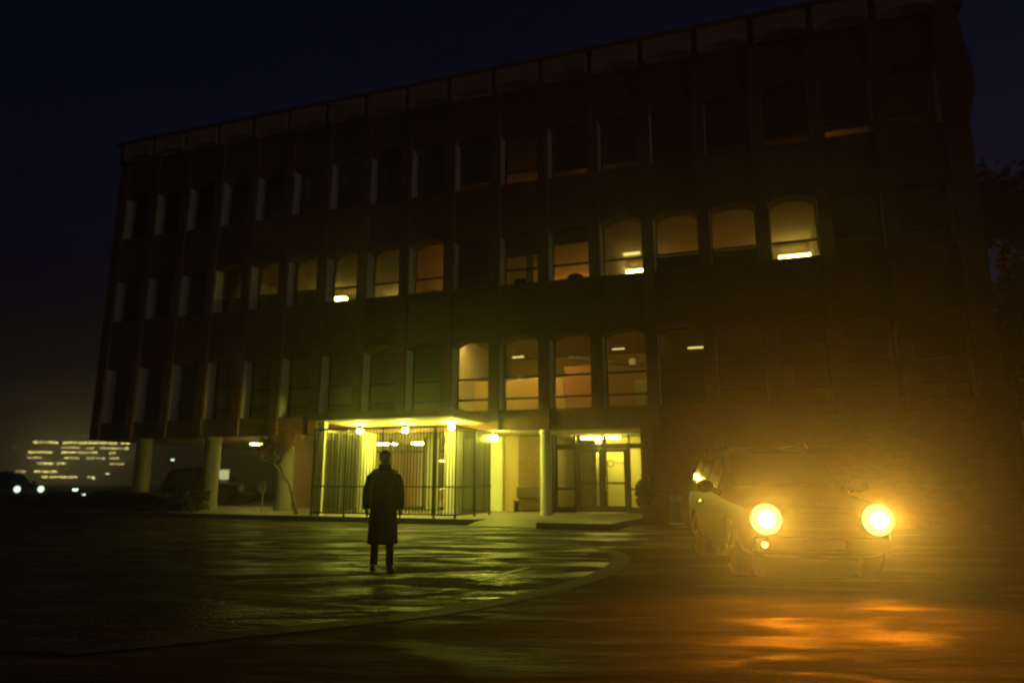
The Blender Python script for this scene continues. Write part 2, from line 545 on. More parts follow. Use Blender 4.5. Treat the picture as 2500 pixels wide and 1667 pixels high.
# drawn blinds and added dark sheets behind some panes
def blind(k, i, z0, z1, m='blind'):
    b = tk(k); a = b - OP
    s = MB(); s.box(a+.02, b-.02, .78, .80, z0, z1)
    o = s.build('blind', M[m], B); return o
blind(6, 1, 8.6, 10.8); blind(7, 1, 9.9, 10.8); blind(8, 1, 10.2, 10.8)
blind(10, 0, 3.9, 5.75); blind(11, 0, 3.9, 5.9)
for k in (-1, 0, 1, 2, 10, 11): blind(k, 1, 8.62, 9.30)  # dark sheets added so the lower panes stay dark
for k in (3, 4, 5): blind(k, 0, 5.3, 6.6)
for k in (10, 11, 12, 13, 8, 9, 6): blind(k, 2, 13.2, 15.0)
pl = MB(); pl.box(9.35, 9.62, .79, .81, 4.40, 5.15)
pl.build('blind', M['palepanel'], B)

# ground floor recess: soffit is the first slab; columns, core, lobby
for t in (-17.5, -13.7, -9.95, -6.1, -2.45, 1.15):
    c = MB()
    r = .33 if t < 0 else .2
    c.lathe([(r*1.08, SL), (r*1.08, SL+.12), (r, SL+.14), (r, 3.0), (r*1.1, 3.02), (r*1.1, 3.168)], (t, .42, 0), 24)
    c.build('column', M['white'] if t > -8 else M['column_shaded'], B, smooth=False)
cw = MB()
cw.box(-11.5, -8.6, 3.5, 3.8, SL, 3.16)
cw.box(-11.8, -11.5, 3.5, 13, SL, 3.16)
cw.build('wall', M['brick_light'], B)
lw = MB()
lw.box(-8.6, 0.35, 8.6, 8.8, SL, 3.16)         # lobby rear wall
lw.box(-8.75, -8.6, 3.8, 8.6, SL, 3.16)
lw.box(-2.35, -.95, 3.5, 3.7, SL, 3.16)
lw.build('interior_wall', M['lobby_wall'], B)
for q in ((-9.3, -8.95, 3.2, 3.49), (-2.3, -1.55, 3.25, 3.49), (-7.9, -7.5, 8.3, 8.59)):
    pw = MB(); pw.box(*q, SL, 3.16)
    pw.build('pilaster', M['white'], B)
ol = MB(); ol.box(-.95, .35, 3.5, 3.7, SL, 3.16); ol.box(.35, .60, 2.2, 3.7, SL, 3.16)
ol.build('wall', M['brick_light'], B)
dk = MB(); dk.box(-7.3, -5.6, 8.45, 8.58, 1.15, 2.25); dk.build('service_hatch', M['darkroom'], B)
# lobby glazing
lg = MB()
for x in (-8.6, -6.9, -5.2, -3.8, -2.4): lg.box(x-.04, x+.04, 3.5, 3.6, SL, 3.16)
lg.box(-8.56, -2.44, 3.5, 3.6, SL, SL+.12); lg.box(-8.56, -2.44, 3.5, 3.6, 2.55, 2.63)
lgf = lg.build('lobby_glazing', M['frame'], B)
gp = MB(); gp.box(-8.55, -2.45, 3.545, 3.553, SL+.12, 3.15); gp.build('pane', M['glass'], lgf)
# pale pleated drapes added to catch the lamps and brighten the lobby glass
for c0, c1 in ((-8.5, -7.5), (-5.1, -4.5), (-3.3, -2.45)):
    cu_ = MB(); vs = []; n_ = 40
    for i in range(n_+1):
        x = c0 + (c1-c0)*i/n_
        y = 3.42 + .035*math.sin(i*1.9)
        vs += [(x,y,SL+.03),(x,y,3.1)]
    m_ = len(vs)
    vs += [(x,y+.012,z) for x,y,z in vs]
    fs = [(2*i,2*i+2,2*i+3,2*i+1) for i in range(n_)] + [(m_+2*i,m_+2*i+1,m_+2*i+3,m_+2*i+2) for i in range(n_)]
    fs += [(0,1,m_+1,m_), (2*n_,m_+2*n_,m_+2*n_+1,2*n_+1)]
    cu_.add(vs, fs); cu_.build('fill_drape', M['white'], B)
# lobby stair with sloping rail
st = MB()
for i in range(7):
    st.box(-5.6+i*.27, -5.6+(i+1)*.27, 5.4, 6.6, SL, SL+.17*(i+1))
st.box(-5.6+7*.27, -2.6, 5.4, 6.6, SL, SL+.17*7)
sto = st.build('stair', M['stone'], B)
hr = MB(); hr.tube([(-5.8,5.35,SL+.55),(-3.75,5.35,SL+1.5),(-2.6,5.35,SL+1.55)], .045, 8)
for i in range(5): hr.tube([(-5.7+i*.5,5.35,SL), (-5.7+i*.5,5.35,SL+.6+i*.23)], .02, 6)
hr.build('handrail', M['steel'], sto)
# entrance: frame, leaves, side lights, transom
D = 3.5
ef = MB()
for x0, x1 in ((.60,.70),(1.40,1.52),(3.50,3.62),(4.36,4.46)): ef.box(x0, x1, D, D+.12, SL, 2.82)
ef.box(.60, 4.46, D, D+.12, 2.60, 2.60+.20)
ef.box(.70, 1.40, D, D+.12, SL, SL+.2); ef.box(3.62, 4.36, D, D+.12, SL, SL+.22)
ef.box(.70, 1.40, D+.01, D+.11, 1.02, 1.10); ef.box(3.62, 4.36, D+.01, D+.11, 1.02, 1.10)
for x in (.62, 1.4, 2.5, 3.55, 4.4): ef.box(x, x+.06, D+.02, D+.1, 2.80, 3.16)
efo = ef.build('entrance_frame', M['frame'], B)
g = MB(); g.box(.70, 1.40, D+.05, D+.058, SL+.2, 2.6); g.box(3.62, 4.36, D+.05, D+.058, SL+.22, 2.6); g.box(.66, 4.4, D+.05, D+.058, 2.8, 3.15)
g.build('pane', M['glass'], efo)
for x0, x1, hx in ((1.525, 2.505, 2.36), (2.515, 3.495, 2.66)):
    d = MB(); y0, y1 = D+.02, D+.08
    d.box(x0, x0+.13, y0, y1, SL+.02, 2.59); d.box(x1-.13, x1, y0, y1, SL+.02, 2.59)
    d.box(x0+.13, x1-.13, y0, y1, SL+.02, SL+.26); d.box(x0+.13, x1-.13, y0, y1, 2.47, 2.59)
    d.box(x0+.13, x1-.13, y0, y1, 1.24, 1.32)
    do = d.build('door', M['frame'], B)
    g = MB(); g.box(x0+.13, x1-.13, D+.045, D+.053, SL+.26, 2.47); g.build('pane', M['glass'], do)
    h = MB(); h.tube([(hx,D-.05,1.0),(hx,D-.05,1.5)], .016, 8); h.tube([(hx,D-.05,1.05),(hx,D+.02,1.05)], .012, 6); h.tube([(hx,D-.05,1.45),(hx,D+.02,1.45)], .012, 6)
    h.build('handle', M['steel'], do)
# lettering on the right leaf and side light: a ring emblem and a run of worn letters
em = MB()
for i in range(28):
    a0 = 2*PI*i/28; a1 = 2*PI*(i+1)/28
    c = (2.84, 2.03)
    q = [(c[0]+r*math.cos(a), c[1]+r*math.sin(a)) for r, a in ((.10,a0),(.14,a0),(.14,a1),(.10,a1))]
    em.add([(x, D+.040, z) for x, z in q], [(0,1,2,3)])
x = 3.0
for i, wd in enumerate((.05,.03,.05,.04,.05,.05)):
    em.add([(x,D+.040,1.95),(x+wd*.35,D+.040,1.95),(x+wd*.35,D+.040,2.10),(x,D+.040,2.10)], [(0,1,2,3)])
    em.add([(x+wd*.35,D+.040,2.07-.05*(i%2)),(x+wd,D+.040,2.07-.05*(i%2)),(x+wd,D+.040,2.10-.05*(i%2)),(x+wd*.35,D+.040,2.10-.05*(i%2))], [(0,1,2,3)])
    x += wd + .02
em.build('lettering', M['wood'], B)
# bright inner lobby wall behind the right leaf
yw = MB(); yw.box(2.35, 4.6, 5.2, 5.35, SL, 3.16); yw.build('interior_wall', M['yellow_wall'], B)
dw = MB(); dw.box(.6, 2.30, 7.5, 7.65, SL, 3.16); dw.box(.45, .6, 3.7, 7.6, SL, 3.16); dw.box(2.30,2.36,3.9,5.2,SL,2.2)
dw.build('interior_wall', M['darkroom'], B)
pc = MB(); pc.box(2.08, 2.30, 4.4, 4.6, SL, 3.16); pc.build('pilaster', M['palepanel'], B)

# canopy in front of the lobby
cn = MB()
cn.box(-6.45, -.95, -3.1, .10, 3.42, 3.66)
cno = cn.build('canopy', M['brick'], B)
cu = MB(); cu.box(-6.38, -1.02, -3.04, .09, 3.385, 3.417); cu.build('soffit_panel', M['palepanel'], cno)

# ------------------------------------------------------------------ iron bar enclosure under the canopy
F = thing('bar_fence', 'tall black iron bar enclosure standing under the lit canopy', 'fence')
place(F, 0, 0)
FX0, FX1, FD = -6.3, -.9, -2.85
def run(p0, p1, posts, name='bar_panel'):
    L = (Vector(p1)-Vector(p0)).length
    n = int(L/.115)
    m = MB()
    for i in range(1, n):
        p = Vector(p0).lerp(Vector(p1), i/n)
        m.box(p.x-.015, p.x+.015, p.y-.015, p.y+.015, .24, 3.1)
    m.build(name, M['iron'], F)
    for z0, z1 in ((.24,.29),(1.12,1.17),(3.06,3.12)):
        r = MB()
        a, b = Vector(p0), Vector(p1)
        dx = .02
        r.box(min(a.x,b.x)-dx, max(a.x,b.x)+dx, min(a.y,b.y)-dx, max(a.y,b.y)+dx, z0, z1)
        r.build('rail', M['iron'], F)
    for s in posts:
        p = Vector(p0).lerp(Vector(p1), s)
        q = MB(); q.box(p.x-.03, p.x+.03, p.y-.03, p.y+.03, SL, 3.13); q.build('post', M['iron'], F)
run((FX0,FD), (FX1,FD), (0, .24, .5, .86, 1))
run((FX1,FD+.06), (FX1,.30), (.5, .95))
run((FX0,FD+.06), (FX0,.0), (.5, .95))
# pale corner post of the canopy
cpst = MB(); cpst.box(-6.28, -6.04, -2.72, -2.5, SL, 3.38); cpst.build('canopy_post', M['white'], B)
cpst = MB(); cpst.box(-1.28, -1.1, -2.72, -2.54, SL, 3.38)

# ------------------------------------------------------------------ lamps on the building
def globe(t, d, z, label):
    L = thing('globe_lamp', label, 'lamp', group='globe lamps of the canopy')
    place(L, t, d, z)
    b = MB(); b.ball((0,0,-.11), .11); b.build('globe', M['globe'], L, smooth=True)
    s = MB(); s.lathe([(.06,-.02),(.07,0),(.07,.06),(.02,.08),(.02,.18)], (0,0,.0), 12); s.build('fitting', M['iron'], L)
globe(-5.58, -1.1, 3.27, 'leftmost glowing globe lamp under the canopy above the bar fence')
globe(-3.72, -1.1, 3.27, 'middle globe lamp under the canopy, almost above the standing person')
globe(-1.88, -1.1, 3.33, 'globe lamp under the front right corner of the canopy')
globe(-.80, .35, 3.00, 'globe lamp set back by the wall where the canopy meets the building')

def strip(t, d, z, wd, label, m, dp=.12, th=.07, group='lit ceiling lamps', hang=.3, name='ceiling_lamp'):
    L = thing(name, label, 'ceiling lamp', group=group)
    place(L, t, d, z)
    b = MB(); b.box(-wd/2, wd/2, -dp, dp, -th, 0); b.build('diffuser', M[m], L)
    s = MB(); s.box(-wd/2-.03, wd/2+.03, -dp-.03, dp+.03, .003, .03)
    if hang: 
        s.box(-wd*.35-.01, -wd*.35+.01, -.01, .01, .03, hang); s.box(wd*.35-.01, wd*.35+.01, -.01, .01, .03, hang)
    s.build('housing', M['steel'], L)
G3 = 'third-floor office lamps'
strip(3.25, 6.4, 10.62, 1.35, 'long bright tube lamp low in the third-floor window above the entrance doors', 'tube', .14, .16, G3, .5)
strip(3.75, 4.6, 10.85, .7, 'small dim tube lamp above the long bright one in the same third-floor window', 'tube_dim', .08, .06, G3, .27)
strip(10.22, 6.4, 10.60, 1.2, 'wide tube lamp in the rightmost lit third-floor window', 'tube', .14, .14, G3, .5)
strip(-11.65, 6.3, 10.66, .62, 'small bright lamp alone in a left-hand third-floor window', 'tube', .16, .14, G3, .45)
strip(-3.6, 8.0, 10.9, 1.2, 'unseen lamp added deep inside the orange-lit third-floor room left of the dark window', 'tube_orange', .2, .1, G3, .2)  # the deep lamps stay out of view, added to light the rooms
strip(.6, 8.4, 10.9, 1.6, 'unseen lamp added deep behind the two third-floor windows with the dark objects on the sill', 'tube_warm', .2, .1, G3, .2)
strip(6.6, 8.2, 10.9, 1.6, 'unseen lamp added deep behind the plain orange third-floor windows', 'tube_warm', .2, .1, G3, .2)
strip(-8.6, 8.3, 10.92, 1.5, 'unseen lamp added deep inside the left half of the lit third-floor row', 'tube', .2, .1, G3, .18)
G2 = 'second-floor office lamps'
strip(-2.9, 4.2, 6.62, .7, 'thin lamp under the ceiling of the leftmost lit second-floor window', 'tube_dim', .05, .02, G2, .3)
strip(-1.2, 4.2, 6.58, .5, 'thin lamp in the second-floor window between the yellow one and the red one', 'tube_dim', .05, .02, G2, .3)
strip(3.1, 4.4, 6.72, .5, 'thin lamp behind the sloping beam of the second-floor window over the doors', 'tube_dim', .05, .02, G2, .2)
strip(1.3, 1.05, 6.93, 1.0, 'unseen lamp added behind the head of the red second-floor window', 'tube', .1, .04, G2, 0)  # lamps above the window heads are added out of sight to light walls
strip(-1.75, 1.05, 6.93, 1.0, 'unseen lamp added behind the head of the leftmost lit second-floor window', 'tube_bright', .1, .04, G2, 0)
strip(.15, 1.05, 6.93, 1.0, 'unseen lamp added behind the head of the orange second-floor window beside the red one', 'tube_bright', .1, .04, G2, 0)
strip(3.9, 1.05, 6.93, 1.0, 'unseen lamp added behind the head of the second-floor window over the doors', 'tube', .1, .04, G2, 0)
strip(6.2, 1.05, 6.93, .8, 'faint unseen lamp added behind the head of the half-blinded window right of the lit row', 'tube_warm', .04, .04, G2, 0)
strip(6.2, 5.5, 6.8, .8, 'dim lamp behind the half-drawn blind right of the second-floor row', 'tube_dim', .06, .04, G2, .1)
G4 = 'added top-floor lamps'
strip(-1.2, 6.0, 15.0, .5, 'faint unseen lamp added behind the half-blinded top-floor window above the dark third-floor one', 'tube_warm', .06, .04, G4, .25)  # top-floor lamps are added out of sight for a faint glow
strip(2.0, 6.0, 15.0, .4, 'faint unseen lamp added behind the second half-blinded top-floor window from the middle', 'tube_warm', .06, .04, G4, .25)
strip(12.2, 6.0, 15.0, .7, 'faint unseen lamp added behind the half-blinded top-floor windows near the right corner', 'tube_warm', .06, .04, G4, .25)
strip(9.45, 1.05, 6.93, .25, 'faint unseen lamp added to light the pale strip in a second-floor window above the car', 'tube_warm', .06, .04, G2, 0)  # added only to light the pale strip below it
G1 = 'ground-floor ceiling lamps'
strip(-7.3, 3.9, 2.98, .85, 'flat ceiling lamp in the lobby just above the head of the standing person', 'tube_bright', .22, .05, G1, .18)
strip(-5.85, 4.4, 3.02, .65, 'rounder ceiling lamp in the lobby to the right of the person', 'tube_bright', .25, .07, G1, .14)
strip(-6.55, 8.3, 2.36, 1.6, 'thin horizontal tube lamp above the dark hatch in the lobby', 'tube', .04, .03, G1, 0)
strip(-12.65, 2.2, 2.97, .8, 'bright oval ceiling lamp in the open passage left of the canopy', 'tube', .25, .06, G1, .14)
strip(1.95, 4.2, 3.10, .8, 'longer of the two ceiling lamps behind the glass over the doors', 'soffit_light', .16, .06, G1, .06)
strip(2.85, 4.2, 3.10, .5, 'shorter of the two ceiling lamps behind the glass over the doors', 'soffit_light', .16, .06, G1, .06)

# objects on the window ledges
def ledge(t, z, kind, label):
    if kind == 'monitor':
        L = thing('monitor', label, 'monitor'); place(L, t, 1.15, z)
        b = MB(); b.box(-.34,.34,-.02,.03,.12,.50); b.build('screen', M['frame'], L, bevel=.01)
        b = MB(); b.box(-.03,.03,0,.04,.02,.12); b.box(-.14,.14,-.08,.1,0,.02); b.build('stand', M['frame'], L)
    elif kind == 'chair':
        L = thing('office_chair', label, 'chair'); place(L, t, 1.5, z)
        b = MB()
        rings = []
        for j in range(7):
            u = j/6; hw = .30*math.sqrt(max(.05, 1-(2*u-1)**4)); 
            rings.append([(-hw,0,.5+.55*u),(hw,0,.5+.55*u),(hw,.07,.5+.55*u),(-hw,.07,.5+.55*u)])
        b.loft(rings); b.build('backrest', M['frame'], L)
        b = MB(); b.box(-.27,.27,-.5,0,.42,.5); b.build('seat', M['frame'], L, bevel=.03)
        b = MB(); b.tube([(0,-.2,.06),(0,-.2,.42)], .03)
        for a in range(5): b.tube([(0,-.2,.08),(.28*math.cos(a*1.257),-.2+.28*math.sin(a*1.257),.04)], .02, 6)
        b.build('base', M['steel'], L)
    else:
        L = thing('storage_box', label, 'box'); place(L, t, 1.05, z)
        b = MB(); b.box(-.25,.25,-.15,.15,0,.24); b.build('carton', M['wood'], L, bevel=.01)
        b = MB(); b.box(-.265,.265,-.165,.165,.243,.29); b.build('lid', M['palepanel'], L)
ledge(-3.75, 8.62, 'box', 'dark storage box on the ledge of the brightest orange third-floor window')
ledge(2.05, 8.2, 'chair', 'dark rounded chair back showing in the third-floor window left of the long lamp')
ledge(.05, 8.62, 'monitor', 'dark screen on the ledge of the third-floor window beside the pale strip')
def carton(t, d, z, w_, h_, label):
    L = thing('storage_box', label, 'box', group='pale boxes on the orange partition'); place(L, t, d, z)
    b = MB(); b.box(-w_/2,w_/2,-.05,.05,0,h_); b.build('carton', M['palepanel'], L, bevel=.006)
    b = MB(); b.box(-w_/2-.01,w_/2+.01,-.058,.058,h_+.002,h_+.035); b.build('lid', M['white'], L)
carton(-.55, 2.66, 5.352, .26, .12, 'leftmost pale box on top of the orange partition in the second-floor window')
carton(-.02, 2.66, 5.352, .34, .10, 'middle, flatter pale box on top of the orange partition')
carton(.62, 2.66, 5.352, .22, .26, 'tallest pale box on top of the orange partition, nearest the red window')
L = thing('cupboard', 'narrow white cupboard at the right of the second-floor window over the doors', 'cupboard'); place(L, 4.45, 2.0, 3.53)
b = MB(); b.box(-.26,.26,-.2,.2,.0,1.45); b.build('case', M['white'], L, bevel=.01)
b = MB(); b.box(-.245,-.005,-.222,-.202,.06,1.41); b.build('door', M['palepanel'], L)
b = MB(); b.box(.005,.245,-.222,-.202,.06,1.41); b.build('door', M['palepanel'], L)
L = thing('notice', 'small pale notice hanging in the second-floor window over the doors', 'notice'); place(L, 4.15, 1.6, 5.55)
b = MB(); b.box(-.12,.12,-.008,.008,0,.24); b.build('sheet', M['white'], L)
b = MB(); b.tube([(-.1,0,.24),(-.1,0,1.43)], .004, 5); b.tube([(.1,0,.24),(.1,0,1.43)], .004, 5); b.build('cord', M['iron'], L)
pls = MB(); pls.box(.25, .55, .9, .95, 8.6, 10.0); pls.build('blind', M['palepanel'], B)

# ------------------------------------------------------------------ bench, bin, shrub, sign by the building
L = thing('bench', 'dark wooden bench against the wall left of the entrance', 'bench'); place(L, -.15, 2.9, SL)
b = MB(); b.box(-.75,.75,-.25,.2,.40,.45); b.build('seat', M['wood'], L, bevel=.01)
b = MB(); b.box(-.75,.75,.22,.27,.55,.95); b.build('backrest', M['wood'], L, bevel=.01)
for x in (-.68,.68):
    b = MB(); b.box(x-.03,x+.03,-.22,.26,0,.4); b.build('leg', M['iron'], L)
L = thing('litter_bin', 'small grey-topped litter bin beside the dark wall right of the doors', 'bin'); place(L, 5.75, -.45, 0)
b = MB(); b.lathe([(.17,0),(.19,.03),(.2,.7),(.19,.72)], n=20); b.build('body', M['wood'], L)
b = MB(); b.lathe([(.215,.722),(.215,.80),(.17,.90),(.04,.94)], n=20); b.build('lid', M['steel'], L)
b = MB(); b.lathe([(.20,.002),(.23,.005),(.23,.04),(.195,.045)], n=20); b.build('base', M['steel'], L)

M['leaf_dark'] = mat('dark_leaf', (.035,.045,.02), .6, noise=(.4,3))
M['leaf_brown'] = mat('brown_leaf', (.38,.17,.05), .6, noise=(.4,3))
M['bark'] = mat('bark', (.16,.12,.08), .85, noise=(.4,8), bump=.5)
def clump_pts(rnd, c, r, n):
    out = []
    for _ in range(n):
        v = Vector((rnd.gauss(0,1), rnd.gauss(0,1), rnd.gauss(0,1))).normalized() * (rnd.random()**.45)
        out.append((c[0]+v.x*r[0], c[1]+v.y*r[1], c[2]+v.z*r[2]))
    return out
def shrub(name, label, cat, loc, size, n, seed, leaf=.09, m='leaf_dark', stems=6, rz=0, group=None):
    rnd = random.Random(seed)
    L = thing(name, label, cat, loc, rz, group)
    f = MB(); s = MB()
    for i in range(stems):
        x = rnd.uniform(-.8,.8)*size[0]; y = rnd.uniform(-.6,.6)*size[1]; z = size[2]*rnd.uniform(.5,.85)
        s.tube([(x*.4,y*.4,0),(x*.7,y*.7,z*.5),(x,y,z)], [.025,.018,.008], 6)
        f.leaves(clump_pts(rnd, (x,y,z*.9), (size[0]*.42,size[1]*.5,size[2]*.32), n//stems), leaf, rnd)
    f.build('foliage', M[m], L); s.build('stem', M['bark'], L)
    return L
shrub('shrub', 'leafy dark shrub covering the lower right corner of the right side light', 'shrub', W(4.75,-.45,SL), (.35,.35,1.35), 1500, 3, .1)
# clipped hedge in front of the left columns
def hedge(loc, rz, length, dep, h, seed, label):
    rnd = random.Random(seed)
    L = thing('hedge', label, 'hedge', loc, rz, 'hedges before the open passage')
    f = MB(); s = MB()
    n = int(length*1500)
    pts = []
    for _ in range(n):
        x = rnd.uniform(-length/2, length/2); y = rnd.uniform(-dep/2, dep/2)
        top = h*(.82+.18*math.sin(x*2.1+seed)*math.sin(x*.7)) 
        z = top*(1-rnd.random()**2*.95)
        pts.append((x,y,z))
    f.leaves(pts, .11, rnd)
    for i in range(int(length*2)):
        x = -length/2+.25+i*.5
        s.tube([(x,0,0),(x+.05,.02,h*.7)], [.02,.01], 6)
    f.build('foliage', M['leaf_dark'], L); s.build('stem', M['bark'], L)
hedge(W(-15.0,-2.0,SL), -TH, 6.4, .9, .8, 1, 'low dark hedge in front of the pale columns on the left')
hedge(W(-21.6,-2.0,0), -TH, 6.2, .9, .85, 2, 'dark hedge running past the left end of the building')

def tree(name, label, loc, h, cr, trunk_r, nleaf, seed, m, leaf, lean=(0,0), depth=3, group=None, clear=.35):
    rnd = random.Random(seed)
    L = thing(name, label, 'tree', loc, 0, group)
    t = MB(); tips = []
    def grow(p, d, ln, r, lev):
        pts = [p]; rad = [r]; q = Vector(p)
        for i in range(4):
            d = (d + Vector((rnd.uniform(-.16,.16), rnd.uniform(-.16,.16), rnd.uniform(-.02,.1)))).normalized()
            q = q + d*ln/4
            pts.append(q.copy()); rad.append(r*(1-.42*(i+1)/4))
        t.tube(pts, rad, 7 if lev == 0 else 5)
        if lev >= depth:
            tips.append(q); tips.append(pts[2]); return
        for j in range(rnd.randint(3,4) if lev == 0 else rnd.randint(2,3)):
            a = rnd.uniform(0,2*PI); sp = rnd.uniform(.45,.85)
            e = d.orthogonal().normalized(); e = Matrix.Rotation(a,3,d) @ e
            nd = (d*math.cos(sp) + e*math.sin(sp)); nd.z += .12; nd.normalize()
            st_ = pts[-1] if j else pts[-1]
            grow(st_, nd, ln*rnd.uniform(.58,.78), r*.56, lev+1)
    grow(Vector((0,0,0)), Vector((lean[0],lean[1],1)).normalized(), h*clear, trunk_r, 0)
    t.build('trunk', M['bark'], L, smooth=True)
    f = MB()
    per = max(1, nleaf//len(tips))
    for p in tips:
        s = cr*rnd.uniform(.6,1.2)
        f.leaves(clump_pts(rnd, p, (s,s,s*.75), per), leaf, rnd)
    f.build('crown', M[m], L)
    return L
tree('ornamental_tree', 'small leaning tree with sparse rusty brown leaves beside the lit column', W(-7.35,-2.2,SL), 2.9, .36, .07, 2200, 11, 'leaf_brown', .09, (-.32,.0), 3, None, .40)
GT = 'dark trees beyond the right end of the building'
tree('broadleaf_tree', 'tallest dark tree silhouette just beyond the right end of the building', (22.4,31,0), 17.2, 1.5, .35, 9000, 21, 'leaf_dark', .42, (0,0), 4, GT, .34)
tree('broadleaf_tree', 'lower dark tree at the right edge of the photo', (26.6,33,0), 13.5, 1.6, .32, 8000, 22, 'leaf_dark', .42, (0,0), 4, GT, .34)
tree('broadleaf_tree', 'bushy dark tree low behind the car on the right', (21.6,27,0), 10.5, 1.7, .3, 8000, 23, 'leaf_dark', .4, (0,0), 4, GT, .28)

L = thing('warning_sign', 'small sign with two red bands over a white panel among the shrubs', 'sign'); place(L, -9.85, -1.0, SL)
b = MB(); b.tube([(0,0.01,0),(0,.01,1.2)], .025, 8); b.build('post', M['steel'], L)
M['sign_red'] = mat('sign_red', (.5,.08,.05), .5); M['sign_white'] = mat('sign_white', (.8,.78,.7), .5)
b = MB(); b.box(-.15,.15,-.03,-.015,.72,1.18); b.build('panel', M['sign_white'], L)
b = MB(); b.box(-.152,.152,-.036,-.031,1.05,1.10); b.box(-.152,.152,-.036,-.031,.95,1.0); b.build('stripe', M['sign_red'], L)
M['panel_glow'] = lamp_mat('notice_panel_glow', (.85,.95,.42), .55)
L = thing('light_board', 'small pale glowing notice panel between the columns in the passage', 'notice board'); place(L, -18.05, 6.0, SL)
b = MB(); b.box(-.42,.42,-.02,.02,1.25,1.75); b.build('screen', M['panel_glow'], L)
b = MB(); b.box(-.47,.47,.022,.08,1.2,1.8); b.tube([(-.3,.05,0),(-.3,.05,1.2)],.03); b.tube([(.3,.05,0),(.3,.05,1.2)],.03); b.build('frame', M['iron'], L)

# ------------------------------------------------------------------ vehicles
M['paint'] = mat('dark_car_paint', (.008,.007,.007), .4, spec=.2, coat=.1)
M['tyre'] = mat('tyre_rubber', (.02,.02,.02), .85)
M['chrome'] = mat('chrome', (.75,.72,.66), .12, metal=1)
M['car_glass'] = mat('car_glass', (.02,.02,.02), .06, spec=.7)
M['trim'] = mat('black_trim', (.02,.02,.02), .5)
M['head_on'] = lamp_mat('headlight_on', (1.0,.86,.30), 1.1)
M['bulb_on'] = lamp_mat('headlight_bulb', (1.0,.97,.62), 2.2)
M['fog_on'] = lamp_mat('fog_lamp_on', (1.0,.80,.25), 1.6)
M['far_head'] = lamp_mat('far_headlight', (.80,1.0,.72), 1.6)
M['lens_off'] = mat('clear_lens', (.5,.5,.45), .1, spec=.8)
M['tail'] = mat('tail_lens', (.25,.01,.01), .2)
M['plate'] = mat('number_plate', (.2,.19,.16), .5)

